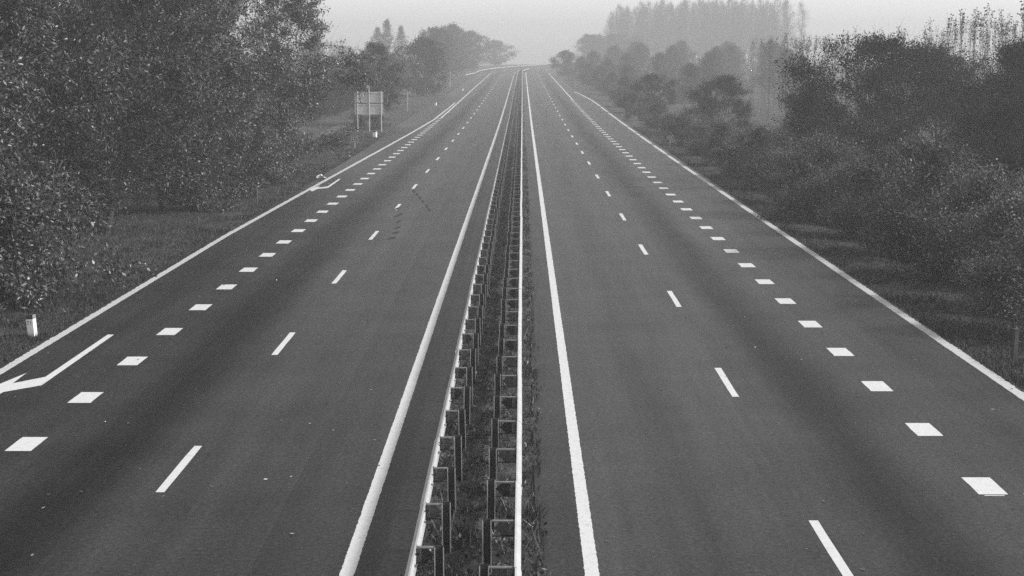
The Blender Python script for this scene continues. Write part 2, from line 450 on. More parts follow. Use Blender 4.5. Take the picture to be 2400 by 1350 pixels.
def guardrail(x_rail, x_post, sgn, label, y0, seed, y_end=520):
    """sgn: side the beam faces"""
    r = np.random.default_rng(seed)
    root = tag(empty('guardrail', (x_post, 14, 0)), label, 'guardrail', None)
    gap = abs(x_rail - x_post)
    beam = mesh('rail_section', w_beam(4.03, sgn), M['rail'])
    pm = [u_post(.80), u_post(.78)]
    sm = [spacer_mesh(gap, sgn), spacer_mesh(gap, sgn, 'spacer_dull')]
    yy = y0
    def lo(x, y, z): return (x - x_post, y - 14, z)
    k = 0
    while yy < 314:
        z = float(ez(yy)); sl = float(ez(yy + 2) - ez(yy)) / 2
        jx = (r.random() - .5) * .02
        if k % 2 == 0:
            o = obj('rail_section', beam, root, lo(x_rail + jx * .8, yy - .1, .465 + z + (r.random() - .5) * .012), (math.atan(sl), 0, (r.random() - .5) * .004))
        o = obj('post', pm[k % 2], root, lo(x_post + jx, yy, z - .01 + (r.random() - .5) * .02), ((r.random() - .5) * .05, (r.random() - .5) * .04, (r.random() - .5) * .16))
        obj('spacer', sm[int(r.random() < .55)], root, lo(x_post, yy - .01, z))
        yy += 2.0; k += 1
    parts = []
    ya = np.arange(yy - .1, y_end + 4, 4.)
    P = PROFILE * np.array([sgn, 1]); n = len(P)
    X = x_rail + xc(ya); Z = ez(ya) + .465
    V = np.stack([np.c_[X + q[0], ya, Z + q[1]] for q in P], 1)
    i = np.arange(len(ya) * n).reshape(len(ya), n)
    parts.append((V.reshape(-1, 3) - np.array([x_post, 14, 0]), np.stack([i[:-1, :-1], i[:-1, 1:], i[1:, 1:], i[1:, :-1]], -1).reshape(-1, 4), 0))
    for y in np.arange(yy, y_end, 2.):
        b = box(x_post - .065, x_post + .065, y - .05, y, -.2, .8); bv = b[0].copy(); bv[:, 0] += xc(y); bv[:, 2] += ez(y)
        parts.append((bv - np.array([x_post, 14, 0]), b[1], 1))
    o = obj('far_rail_and_posts', mesh('far_rail', parts, [M['rail'], M['post']]), root); o['kind'] = 'stuff'
    return root
guardrail(-1.45, -1.13, -1, 'white guardrail on dark posts along the left side of the central reservation', 20.66 - 6 - .9, 21)
guardrail(-.09, -.50, 1, 'bright white guardrail on dark posts along the right side of the central reservation', 19.85 - 4 - .9, 22)
# the rail round the far bend
def bend_rail():
    y = np.r_[np.array([438., 441, 446, 452]), np.arange(460, 700, 8.)]
    X = np.full(len(y), -13.9); X[:3] = [-16.4, -15.4, -14.4]
    H = np.full(len(y), .48); H[0] = .1; H[1] = .3; H[2] = .42
    X = X + xc(y); Z = ez(y) + H
    root = tag(empty('guardrail', (float(X[0]), float(y[0]), float(ez(y[0])))), 'far white guardrail with a turned-out end crossing the horizon on the bend', 'guardrail')
    o0 = np.array(root.location)
    P = PROFILE; n = len(P)
    V = np.stack([np.c_[X + q[0], y, Z + q[1]] for q in P], 1); i = np.arange(len(y) * n).reshape(len(y), n)
    obj('rail', mesh('rail', [(V.reshape(-1, 3) - o0, np.stack([i[:-1, :-1], i[:-1, 1:], i[1:, 1:], i[1:, :-1]], -1).reshape(-1, 4), 0)], M['rail']), root)
    pm = mesh('post', [(*box(-.16, -.04, -.04, .04, -1.0, .33), 0)], M['post'])
    for k in range(4, len(y)): obj('post', pm, root, (X[k] - o0[0], y[k] - o0[1], Z[k] - o0[2]))
bend_rail()

# ------------------------------------------------------------------ plants
def leaves(rg, base, dirv, L, Wd, droop=.4, spread=.9):
    n = len(base)
    d = dirv + rg.normal(size=(n, 3)) * spread; d[:, 2] -= droop
    d /= np.linalg.norm(d, axis=1, keepdims=True) + 1e-9
    nr = rg.normal(size=(n, 3)); nr[:, 2] += .5
    s = np.cross(d, nr); s /= np.linalg.norm(s, axis=1, keepdims=True) + 1e-9
    l = (L * (.6 + .8 * rg.random(n)))[:, None]; w = (Wd * (.6 + .8 * rg.random(n)))[:, None]
    v = np.stack([base, base + d * l * .45 + s * w * .5, base + d * l, base + d * l * .45 - s * w * .5], 1)
    return v.reshape(-1, 3), np.arange(n * 4).reshape(n, 4)

def skeleton(rg, H, r, base, n_limb, n_tip, env='dome', stems=1, trunk_r=.14, upsweep=.5, lean=(0, 0), shell=.5, clump=0.):
    """returns trunk polylines, limb polylines, twig polylines with radii"""
    lob = rg.random(6) * 2 * pi; amp = .10 + .16 * rg.random(6)
    def rmax(z, th):
        u = np.clip((z - base) / (H - base), 0, 1)
        if env == 'dome': p = np.sqrt(np.clip(1 - np.abs((u - .38) / .62) ** 2.2, 0, 1)) * np.clip(.55 + u * 1.6, 0, 1)
        elif env == 'skirt': p = np.sqrt(np.clip(1 - u ** 2.0, 0, 1)) * (.85 + .15 * np.sin(u * 5))
        elif env == 'vase': p = (.28 + .72 * np.clip(u * 1.35, 0, 1)) * np.sqrt(np.clip(1.02 - u ** 5, 0, 1))
        elif env == 'column': p = np.clip(.45 + u * 1.3, 0, 1) * np.clip((1 - u) * 3.6, 0, 1) ** .6
        elif env == 'cone': p = np.clip((1 - u), 0, 1) ** .8
        a = 1
        for i in range(6): a = a + amp[i] * np.sin((i % 3 + 1) * th + lob[i] + (2.5 + i) * u)
        return r * p * a
    z = base + (H - base) * rg.random(n_tip) ** .85
    th = rg.random(n_tip) * 2 * pi
    rad = rmax(z, th) * rg.random(n_tip) ** shell
    tips = np.c_[rad * np.cos(th) + lean[0] * z, rad * np.sin(th) + lean[1] * z, z]
    cent = tips[:n_limb].copy()
    if clump:                                                       # shoots gather in clumps round the limb ends
        ci = rg.integers(0, n_limb, n_tip); loose = rg.random(n_tip) < .07
        tips = np.where(loose[:, None], tips, cent[ci] + rg.normal(size=(n_tip, 3)) * np.array([clump, clump, clump * .75]))
        tips[:, 2] = np.clip(tips[:, 2], .15, H * 1.03)
    # trunks
    m = 8; T, TR = [], []
    for s in range(stems):
        a = rg.random() * 2 * pi; sp = 0 if stems == 1 else r * (.25 + .35 * rg.random())
        t = np.linspace(0, 1, m); topz = H * (.72 if env != 'column' else .95) * (.85 + .3 * rg.random() if stems > 1 else 1)
        w = np.cumsum(rg.normal(size=(m, 2)) * .05 * H / m * 2, 0); w[0] = 0
        T.append(np.c_[w[:, 0] + sp * np.cos(a) * t ** 1.2 + lean[0] * t * topz + (0.12 * s * np.cos(a)), w[:, 1] + sp * np.sin(a) * t ** 1.2 + lean[1] * t * topz + .12 * s * np.sin(a), t * topz])
        TR.append(trunk_r * (1 - .82 * t) * (1 if stems == 1 else .6))
    T = np.array(T); TR = np.array(TR)
    # limbs
    ends = cent if clump else tips[rg.choice(n_tip, n_limb, replace=False)]
    tp = T.reshape(-1, 3); LP, LR = [], []
    for e in ends:
        ti = rg.integers(len(T)); tr = T[ti]
        hz = np.linalg.norm(e[:2] - np.array([np.interp(e[2], tr[:, 2], tr[:, 0]), np.interp(e[2], tr[:, 2], tr[:, 1])]))
        zs = np.clip(e[2] - upsweep * hz - .1 * H * rg.random(), .12 * H if env != 'skirt' else .03 * H, tr[-1, 2])
        s = np.array([np.interp(zs, tr[:, 2], tr[:, 0]), np.interp(zs, tr[:, 2], tr[:, 1]), zs])
        t = np.linspace(0, 1, 7)[:, None]
        mid = s + (e - s) * .5 + np.array([0, 0, .10 * hz * upsweep]) + rg.normal(size=3) * .05 * hz
        c = (1 - t) ** 2 * s + 2 * t * (1 - t) * mid + t * t * (s + (e - s) * .86)
        c[1:-1] += rg.normal(size=(5, 3)) * .03 * hz
        LP.append(c); r0 = np.interp(zs, tr[:, 2], TR[ti]) * .55
        LR.append(np.linspace(max(r0, .014), .008, 7))
    LP = np.array(LP); LR = np.array(LR)
    nodes = np.r_[LP[:, 2:].reshape(-1, 3), T[:, 3:].reshape(-1, 3)]
    # twigs from the nearest lower node
    D = ((tips[:, None, :] - nodes[None]) ** 2).sum(2) + np.where(nodes[None, :, 2] > tips[:, None, 2] - .05, 1.5, 0)
    s = nodes[D.argmin(1)]
    mid = (s + tips) / 2 + rg.normal(size=tips.shape) * .08 + np.array([0, 0, .06])
    TW = np.stack([s, mid, tips], 1)
    TWR = np.tile(np.array([.010, .006, .003]) * max(1, trunk_r / .14), (n_tip, 1))
    return T, TR, LP, LR, TW, TWR

def build_plant(seed, H, r, base, n_limb, n_tip, per_tip, L, Wd, leafmat, env='dome', stems=1, trunk_r=.14, upsweep=.5, droop=.4, sig=.22,
                barkmat='bark', twigmat='twig', lean=(0, 0), shell=.5, trunk_scale=1., whips=0, twig_scale=1., clump=0.):
    rg = np.random.default_rng(seed)
    T, TR, LP, LR, TW, TWR = skeleton(rg, H, r, base, n_limb, n_tip, env, stems, trunk_r, upsweep, lean, shell, clump)
    trunk = mesh('trunk', [(*tubes(T, TR * trunk_scale, 7), 0), (*tubes(LP, LR, 5), 0)], [M[barkmat]], True)
    n = len(TW) * per_tip
    ti = np.repeat(np.arange(len(TW)), per_tip)
    t = .35 + .7 * rg.random(n)
    p = np.where((t < .5)[:, None], TW[ti, 0] + (TW[ti, 1] - TW[ti, 0]) * (t * 2)[:, None], TW[ti, 1] + (TW[ti, 2] - TW[ti, 1]) * (t * 2 - 1)[:, None])
    p = p + rg.normal(size=p.shape) * sig
    p[:, 2] = np.maximum(p[:, 2], .05)
    d = TW[ti, 2] - TW[ti, 1]; d /= np.linalg.norm(d, axis=1, keepdims=True) + 1e-6
    lv, lf = leaves(rg, p, d, L, Wd, droop)
    parts = [(lv, lf, 0), (*tubes(TW, TWR * twig_scale, 3), 1)]
    if whips:                                                       # bare upright shoots that stick out of the crown
        k = rg.choice(len(TW), whips)
        s = TW[k, 1]; e = TW[k, 2]
        o = (e - s); o /= np.linalg.norm(o, axis=1, keepdims=True) + 1e-6
        o[:, 2] += .7; ln = (.25 + .5 * rg.random(whips))[:, None] * min(H, 9) * .14
        e2 = e + o * ln * .55 + rg.normal(size=e.shape) * .03; e3 = e + o * ln + rg.normal(size=e.shape) * .06
        parts.append((*tubes(np.stack([s, e2, e3], 1), np.tile(np.array([.008, .005, .0025]) * twig_scale, (whips, 1)), 3), 1))
    crown = mesh('crown', parts, [M[leafmat], M[twigmat]])
    return trunk, crown

PLANTS = {}
def plant(kind, name, loc, rz, sc, label, cat, group):
    tm, cm = PLANTS[kind]
    z = float(gz(loc[0], loc[1])) - .05
    root = tag(empty(name, (loc[0], loc[1], z), rz, sc), label, cat, group)
    obj('trunk' if cat == 'tree' else 'stems', tm, root); obj('crown', cm, root)
    return root

# big-leaved verge trees (left), unit height about 11.5 m
for i in range(4):
    PLANTS['leafy%d' % i] = build_plant(50 + i, 11.8, 4.9, 1.6 if i == 2 else .7, 74, 1150, 56, .165, .058, 'leaf_big' if i < 2 else 'leaf_mid', 'dome', 1 + i % 2, .15, .55, droop=.55, sig=.15, whips=420, twigmat='twig_pale', clump=.66, shell=.44)
for i in range(2):
    PLANTS['leafshrub%d' % i] = build_plant(60 + i, 3.4, 2.2, .15, 30, 330, 40, .13, .06, 'leaf_big', 'skirt', 4, .08, .5, droop=.5, sig=.14, whips=90, clump=.32, twigmat='twig_pale')
# dense dark trees of fine leaf (right), about 8 m
for i in range(3):
    PLANTS['dark%d' % i] = build_plant(70 + i, 8.0, 5.2, .3, 80, 1500, 36, .13, .07, 'leaf_dark', 'dome' if i != 1 else 'skirt', 3, .13, .75, droop=0., sig=.17, whips=260, clump=.6)
# pale feathery shrubs, about 3 m
for i in range(3):
    PLANTS['pale%d' % i] = build_plant(80 + i, 3.0, 1.9, .1, 44, 640, 48, .075, .036, 'leaf_pale', 'vase' if i == 1 else 'skirt', 7, .05, 1.1, droop=-.2, sig=.13, barkmat='twig', twigmat='twig_pale', whips=300, clump=.26)
# far crowns
for i in range(3):
    PLANTS['far%d' % i] = build_plant(90 + i, 10, 4.6, .6, 40, 700, 16, .32, .18, 'leaf_far', 'dome', 1, .2, .6, droop=.2, sig=.3, whips=60, twig_scale=2)
for i in range(3):
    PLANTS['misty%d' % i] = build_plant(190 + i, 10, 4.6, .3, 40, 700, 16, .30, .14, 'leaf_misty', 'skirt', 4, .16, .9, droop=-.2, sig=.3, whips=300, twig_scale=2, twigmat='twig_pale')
for i in range(2):
    PLANTS['conical%d' % i] = build_plant(95 + i, 13, 4.6, .6, 40, 520, 9, .3, .16, 'leaf_far', 'cone', 1, .2, .9, droop=-.1, sig=.25, whips=60, twig_scale=2)
# tall feathery poplars
for i in range(3):
    PLANTS['poplar%d' % i] = build_plant(110 + i, 20, 3.0, 3.6, 60, 520, 7, .18, .07, 'leaf_far', 'column', 1, .22, 2.2, droop=-.4, sig=.3, whips=520, twig_scale=1.8, trunk_scale=1.2)

def young_poplar(seed, H):
    rg = np.random.default_rng(seed)
    t = np.linspace(0, 1, 8)
    w = np.cumsum(rg.normal(size=(8, 2)) * .06, 0); w[0] = 0
    P = np.c_[w, t * H]
    k = 26; zb = H * (.25 + .72 * rg.random(k))
    s = np.c_[np.interp(zb, P[:, 2], P[:, 0]), np.interp(zb, P[:, 2], P[:, 1]), zb]
    a = rg.random(k) * 2 * pi; ln = .35 + .75 * rg.random(k) * (1.25 - zb / H)
    e = s + np.c_[np.cos(a) * ln * .40, np.sin(a) * ln * .40, ln * 1.5]
    B = np.stack([s, (s + e) / 2 + np.c_[np.cos(a), np.sin(a), a * 0] * .08, e], 1)
    trunk = mesh('trunk', [(*tubes(P[None], (.032 * (1 - .85 * t))[None], 5), 0), (*tubes(B, np.tile([.008, .006, .004], (k, 1)), 3), 0)], [M['twig']], True)
    # withered leaves: a tuft round the leader and a few on the shoots
    n1, n2 = 34, 34
    z1 = H - 1.25 * rg.random(n1) ** 1.1
    p1 = np.c_[np.interp(z1, P[:, 2], P[:, 0]), np.interp(z1, P[:, 2], P[:, 1]), z1] + rg.normal(size=(n1, 3)) * np.array([.10, .10, .03])
    bi = rg.integers(0, k, n2); u = .4 + .65 * rg.random(n2)
    p2 = s[bi] + (e[bi] - s[bi]) * u[:, None] + rg.normal(size=(n2, 3)) * .06
    v, f = leaves(rg, np.r_[p1, p2], np.tile([0, 0, .4], (n1 + n2, 1)), .16, .09, .3, .6)
    crown = mesh('crown', [(v, f, 0)], [M['leaf_dry']])
    return trunk, crown
for i in range(5): PLANTS['whip%d' % i] = young_poplar(130 + i, 11.0)

# ---- left verge, near to far
LT = [(-19.6, 43, 1.00, 0, 'tall leafy tree at the left picture edge with long bare twigs'),
      (-18.8, 53, 1.02, 1, 'big leafy tree behind the low hanging shrub on the left verge'),
      (-17.6, 63, 1.00, 2, 'big leafy tree with a slim dark trunk beside the grassy bay'),
      (-17.8, 74, 1.04, 3, 'big leafy tree with a forked trunk midway along the left row'),
      (-17.2, 85, 1.02, 0, 'big leafy tree last but one in the left row'),
      (-15.7, 97, 1.02, 1, 'rounded leafy tree ending the left row, sky beside its crown')]
for i, (x, y, s, k, lb) in enumerate(LT):
    plant('leafy%d' % k, 'leafy_tree', (x, y), 1.3 * i + .4, s, lb, 'tree', 'row of leafy trees on the left verge')
for i, (x, y, s, k) in enumerate([(-25, 50, 1.0, 3), (-25.5, 64, 1.05, 0), (-26, 80, 1.0, 2), (-25, 94, .98, 3)]):
    plant('leafy%d' % k, 'leafy_tree', (x, y), 2.1 * i + .9, s, ['nearest', 'second', 'third', 'farthest'][i] + ' leafy tree standing behind the front row on the left verge', 'tree', 'leafy trees behind the front row on the left')
LS = [(-15.6, 40.5, .95, 0, 'leafy shrub at the left picture edge behind the white marker post'),
      (-15.6, 45.5, 1.10, 1, 'large drooping leafy shrub beside the grassy bay on the left verge'),
      (-17.6, 50, 1.1, 0, 'leafy shrub under the second tree of the left row'),
      (-15.9, 73, .95, 1, 'leafy shrub in front of the forked tree on the left verge'),
      (-15.2, 80, .95, 0, 'leafy shrub by the thin pole on the left verge'),
      (-15.4, 89, .9, 1, 'leafy shrub under the last tree but one of the left row'),
      (-19.5, 66, 1.0, 1, 'dark leafy shrub behind the slim trunk on the left verge'),
      (-19.0, 58, 1.0, 0, 'dark leafy shrub between the second and third left trees')]
for i, (x, y, s, k, lb) in enumerate(LS):
    plant('leafshrub%d' % k, 'leafy_shrub', (x, y), 1.7 * i, s, lb, 'shrub', 'leafy shrubs on the left verge')
# left, beyond the row
plant('leafy2', 'roadside_tree', (-16.4, 166), 1.0, (.80, .80, .74), 'dark rounded tree standing behind the back of the road sign', 'tree', None)
plant('far0', 'roadside_tree', (-17.6, 268), .4, (1.1, 1.1, 1.0), 'hazy broad tree on the left verge just beyond the pale path', 'tree', None)
plant('far1', 'roadside_tree', (-22.5, 400), 1.4, (1.4, 1.4, 1.32), 'hazy tall tree behind the broad tree on the left verge', 'tree', None)
plant('far2', 'roadside_tree', (-22.0, 480), 2.4, (1.55, 1.55, 1.48), 'highest crown of the hazy tree clump left of the road', 'tree', None)
plant('far0', 'roadside_tree', (-18.5, 540), 3.4, (1.55, 1.55, 1.35), 'hazy tree at the right end of the left clump, above the rail end', 'tree', None)
plant('far1', 'roadside_tree', (-12.5, 700), 3.0, (1.7, 1.7, 1.15), 'faintest tree left of the vanishing road', 'tree', None)
for i, (x, y, s) in enumerate([(-47.5, 500, 1.12), (-44.0, 495, 1.3), (-40.5, 508, 1.15)]):
    plant('conical%d' % (i % 2), 'conical_tree', (x, y), i * 1.1, s, ['left one of the three faint pointed trees behind the sign tree', 'middle and highest of the three faint pointed trees behind the sign tree', 'right one of the three faint pointed trees behind the sign tree'][i], 'tree', 'faint pointed trees on the left')
plant('far2', 'roadside_tree', (-55, 400), .2, (.9, .9, 1.1), 'faint tree beside the flat-roofed building at far left', 'tree', None)
for i, (x, y, s) in enumerate([(-29, 215, .62), (-27, 245, .6), (-33, 262, .68), (-25, 290, .7), (-38, 240, .6)]):
    plant('far%d' % (i % 3), 'hazy_bush', (x, y), i * 1.3, (s * 1.2, s * 1.2, s), 'hazy grey bush in the thicket behind the tree row beyond the sign', 'shrub', 'hazy bushes behind the road sign')
for i in range(6):
    plant('far%d' % (i % 3), 'slim_tree', (-24.2 - .35 * (i % 2) + .25 * i, 172 + 9.5 * i), i * .9, (.42, .42, .53), ['nearest', 'second', 'third', 'fourth', 'fifth', 'farthest'][i] + ' slim tree with a bare straight trunk in the row left of the sign', 'tree', 'row of slim trees left of the sign')
for i in range(2): plant('leafshrub%d' % i, 'leafy_shrub', (-16.8 + 1.6 * i, 156.5 + i), i, .62, ['low dark shrub under the left half of the road sign', 'low dark shrub under the right half of the road sign'][i], 'shrub', 'shrubs under the road sign')

# ---- right verge
RB = [(20.8, 90, 1.10, 0, 'largest dark bushy tree on the right, its crown reaching above the horizon'),
      (27.8, 84, 1.05, 1, 'dark bushy tree at the right picture edge below the young poplars'),
      (28.0, 102, 1.06, 2, 'dark bushy tree between the largest one and the right edge'),
      (23.5, 74, .72, 2, 'lower dark bushy tree in front of the largest one'),
      (19.4, 148, .74, 2, 'dark upswept bush, second from the road in the misty row'),
      (17.0, 198, .66, 0, 'dark upswept bush nearest the road end of the right row'),
      (22.5, 118, .70, 1, 'dark bush just beyond the largest bushy tree on the right'),
      (21.5, 62, .58, 0, 'low dark bush behind the pale shrubs at the right edge')]
for i, (x, y, s, k, lb) in enumerate(RB):
    plant('dark%d' % k, 'bushy_tree', (x, y), 1.9 * i + .3, s, lb, 'tree', 'dark bushy trees on the right verge')
RS = [(14.9, 40.0, .95), (15.3, 44.5, 1.05), (15.6, 50, 1.2), (15.3, 56.5, 1.32), (14.6, 63, .95), (14.1, 69.5, 1.2), (13.9, 77, .8), (14.0, 85, 1.05), (13.9, 94, .75), (14.2, 104, .9),
      (14.0, 115, .7), (14.4, 128, .85), (14.4, 143, .65), (14.6, 160, .8), (14.6, 178, .65), (14.6, 197, .8), (14.8, 218, .9)]
PLS = ['pale twiggy shrub nearest the camera on the right verge', 'pale twiggy shrub second from the camera on the right verge', 'pale twiggy shrub in front of the low dark bush at the right edge',
       'tall pale shrub with bare stems showing, in front of the lower dark tree', 'low pale shrub between the bare-stemmed shrub and the rounded one', 'rounded pale feathery shrub above the sunlit grass patch']
ORD = 'seventh eighth ninth tenth eleventh twelfth thirteenth fourteenth fifteenth sixteenth seventeenth'.split()
for i, (x, y, s) in enumerate(RS):
    plant('pale%d' % (i % 3 if i != 3 else 1), 'pale_shrub', (x - .45, y), 2.3 * i, (s * 1.22, s * 1.22, s * 1.08), PLS[i] if i < len(PLS) else ORD[i - 6] + ' pale shrub from the camera along the right verge', 'shrub', 'pale shrubs along the right verge')
for i, (x, y, s) in enumerate([(18.5, 47, 1.0), (19, 54, 1.2), (18, 68, 1.1), (17.5, 80, 1.0)]):
    plant('pale%d' % (i % 3), 'pale_shrub', (x, y), 1.3 * i + .5, (s * 1.25, s * 1.25, s), ['nearest', 'second', 'third', 'farthest'][i] + ' shrub in the line behind the pale verge shrubs on the right', 'shrub', 'second line of shrubs on the right')
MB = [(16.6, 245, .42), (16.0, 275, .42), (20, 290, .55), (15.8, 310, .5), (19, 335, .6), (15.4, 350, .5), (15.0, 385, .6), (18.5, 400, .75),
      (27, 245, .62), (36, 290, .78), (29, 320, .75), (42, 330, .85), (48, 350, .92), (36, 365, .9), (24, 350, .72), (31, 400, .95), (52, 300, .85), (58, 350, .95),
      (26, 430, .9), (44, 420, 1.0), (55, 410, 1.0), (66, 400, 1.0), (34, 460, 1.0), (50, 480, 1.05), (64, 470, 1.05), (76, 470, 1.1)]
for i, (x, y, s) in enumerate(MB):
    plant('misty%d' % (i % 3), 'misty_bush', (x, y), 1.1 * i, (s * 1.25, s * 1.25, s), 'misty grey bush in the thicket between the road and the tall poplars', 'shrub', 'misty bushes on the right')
plant('far2', 'round_bush', (12.8, 445), .5, (.95, .95, .72), 'round grey bush where the road vanishes on the right', 'shrub', None)
# young poplars in the plantation behind
r2 = np.random.default_rng(5); n = 0
while n < 270:
    y = 84 + 150 * r2.random() ** 1.2; x = 29 + 24 * r2.random()
    if x / y < .15 or x / y > .36: continue
    s = .84 + .13 * r2.random() + .10 * (x / y > .27)
    plant('whip%d' % (n % 5), 'young_poplar', (x, y), r2.random() * 6.28, s, 'slender young poplar with withered top leaves in the plantation at right', 'tree', 'young poplars in the plantation'); n += 1
# the tall hazy grove
n = 0
for gx in range(11):
    for gy in range(8):
        x = 49 + gx * 7.2 + (r2.random() - .5) * 6; y = 700 + gy * 17 + (r2.random() - .5) * 10 + (6 - gx) * 6
        s = (1.42 + .22 * r2.random()) * (1 - .03 * max(0, 4 - gx) - .03 * max(0, gx - 9))
        plant('poplar%d' % (n % 3), 'poplar_tree', (x, y), r2.random() * 6.28, s, 'tall hazy poplar with a bare trunk in the grove on the right', 'tree', 'tall poplars of the hazy grove'); n += 1
for i in range(7):
    plant('far%d' % (i % 3), 'hazy_tree', (27 + 3.4 * i, 640 + 14 * (i % 3)), i, (1.0, 1.0, 1.3), ['leftmost', 'second', 'third', 'fourth', 'fifth', 'sixth', 'rightmost'][i] + ' faint hazy tree from the left between the round bush and the poplar grove', 'tree', 'faint trees left of the grove')

# ------------------------------------------------------------------ grass, litter
def blades(rg, n, xf, hmin, hmax, lean=.5):
    P = xf(rg, n); n = len(P)
    a = rg.random(n) * 2 * pi; h = hmin + (hmax - hmin) * rg.random(n) ** 1.6
    h = h * (.45 + 1.5 * vnoise(P[:, 0] * 1.3, P[:, 1] * 1.3, 41) ** 1.5)
    w = .008 + .010 * rg.random(n)
    dx = np.c_[np.cos(a), np.sin(a), a * 0]
    la = rg.random(n) * 2 * pi; ln = (rg.random(n) * lean * h)[:, None]
    tip = P + np.c_[np.cos(la) * ln[:, 0], np.sin(la) * ln[:, 0], h]
    v = np.stack([P - dx * w[:, None], P + dx * w[:, None], tip], 1).reshape(-1, 3)
    return v, np.arange(len(v)).reshape(-1, 3)
def verge_left(rg, n):
    y = 28 + 120 * rg.random(n) ** 1.7; x = interp(y, LEFT_ASPH) + .02 - 9 * rg.random(n) ** 1.5
    keep = vnoise(x * .9, y * .9, 31) + .6 * rg.random(n) > .52
    x, y = x[keep], y[keep]
    return np.c_[x, y, np.maximum(gz(x, y), -.04) - .01]
def verge_right(rg, n):
    y = 28 + 130 * rg.random(n) ** 1.7; x = interp(y, RIGHT_ASPH) - .06 + 6 * rg.random(n) ** 1.6
    keep = vnoise(x * .9, y * .9, 32) + .6 * rg.random(n) > .5
    x, y = x[keep], y[keep]
    return np.c_[x, y, np.maximum(gz(x, y), -.6) - .01]
rg = np.random.default_rng(77)
v, f = blades(rg, 150000, verge_left, .03, .17, .8)
tag(obj('verge_grass', mesh('verge_grass', [(v, f, 0)], M['grass'])), 'short rough grass on the left verge', 'grass', None, 'stuff')
v, f = blades(rg, 110000, verge_right, .03, .19, .8)
tag(obj('verge_grass', mesh('verge_grass_right', [(v, f, 0)], M['grass'])), 'short rough grass on the right verge', 'grass', None, 'stuff')
def med_pts(rg, n):
    y = 15 + 110 * rg.random(n) ** 1.8; x = -1.6 + 1.93 * rg.random(n)
    keep = vnoise(x * 2.2, y * 1.6, 11) + .35 * rg.random(n) > .62
    x, y = x[keep], y[keep]
    return np.c_[x, y, mz(x, y) - .01]
v, f = blades(rg, 60000, med_pts, .03, .16, 1.3)
tag(obj('median_grass', mesh('median_grass', [(v, f, 0)], M['grass'])), 'tufts of grass and weeds in the central reservation', 'grass', None, 'stuff')
wn = 420; wy = 16 + 75 * rg.random(wn) ** 1.7; wx = -1.5 + 1.75 * rg.random(wn)
wi = np.repeat(np.arange(wn), 26)
wp = np.c_[wx[wi], wy[wi], mz(wx[wi], wy[wi])] + np.abs(rg.normal(size=(len(wi), 3))) * np.array([0, 0, .07]) + rg.normal(size=(len(wi), 3)) * np.array([.09, .09, 0])
v, f = leaves(rg, wp, np.tile([0, 0, .6], (len(wp), 1)), .085, .035, -.1, .9)
tag(obj('median_weeds', mesh('median_weeds', [(v, f, 0)], M['leaf_mid'])), 'low dark weeds between the two guardrails', 'weeds', None, 'stuff')
def med_dry(rg, n):
    y = 15 + 60 * rg.random(n) ** 1.5; x = -1.55 + 1.85 * rg.random(n)
    return np.c_[x, y, mz(x, y)]
v, f = blades(rg, 2600, med_dry, .08, .26, 1.9)
tag(obj('dry_stalks', mesh('dry_stalks', [(v, f, 0)], M['grass_dry'])), 'dry pale stalks lying in the central reservation', 'grass', None, 'stuff')
def flat_leaves(rg, P, L):
    d = np.c_[rg.normal(size=(len(P), 2)), rg.normal(size=len(P)) * .15]; d /= np.linalg.norm(d, axis=1, keepdims=True)
    s = np.cross(d, np.c_[rg.normal(size=(len(P), 2)) * .3, np.ones(len(P))]); s /= np.linalg.norm(s, axis=1, keepdims=True)
    l = (L * (.6 + .8 * rg.random(len(P))))[:, None]
    v = np.stack([P, P + d * l * .5 + s * l * .25, P + d * l, P + d * l * .5 - s * l * .25], 1)
    return v.reshape(-1, 3), np.arange(4 * len(P)).reshape(-1, 4)
pts = []
n = 900; y = 30 + 80 * rg.random(n) ** 1.4; x = interp(y, LEFT_ASPH) - 5 * rg.random(n); pts.append(np.c_[x, y, gz(x, y) + .05])
n = 900; y = 30 + 80 * rg.random(n) ** 1.4; x = interp(y, RIGHT_ASPH) + 4 * rg.random(n); pts.append(np.c_[x, y, gz(x, y) + .05])
n = 170; y = 18 + 80 * rg.random(n) ** 1.5; x = -12 + 9.5 * rg.random(n); pts.append(np.c_[x, y, np.full(n, .012)])
n = 170; y = 18 + 80 * rg.random(n) ** 1.5; x = 1 + 10 * rg.random(n); pts.append(np.c_[x, y, np.full(n, .012)])
n = 500; y = 16 + 50 * rg.random(n) ** 1.4; x = -1.6 + 1.9 * rg.random(n); pts.append(np.c_[x, y, mz(x, y) + .02])
v, f = flat_leaves(rg, np.concatenate(pts), .075)
tag(obj('fallen_leaves', mesh('fallen_leaves', [(v, f, 0)], M['litter'])), 'pale fallen leaves scattered over the verges and the asphalt', 'leaves', None, 'stuff')
# pale path behind the sign
pys = np.arange(118, 340, 4.)
px_ = interp(pys, [(118, -19.6), (165, -19.4), (220, -20.6), (270, -21.4), (300, -20.9), (340, -20.5)])
pv = np.r_[np.c_[px_ - .7, pys, gz(px_ - .7, pys)], np.c_[px_ + .7, pys, gz(px_ + .7, pys)]]
pv[:, 2] = np.r_[np.maximum(pv[:len(pys), 2], pv[len(pys):, 2]), np.maximum(pv[:len(pys), 2], pv[len(pys):, 2])] + .10
i = np.arange(len(pys) - 1)
tag(obj('path', mesh('path', [(pv, np.c_[i, i + len(pys), i + len(pys) + 1, i + 1], 0)], M['path'])), kind='structure')

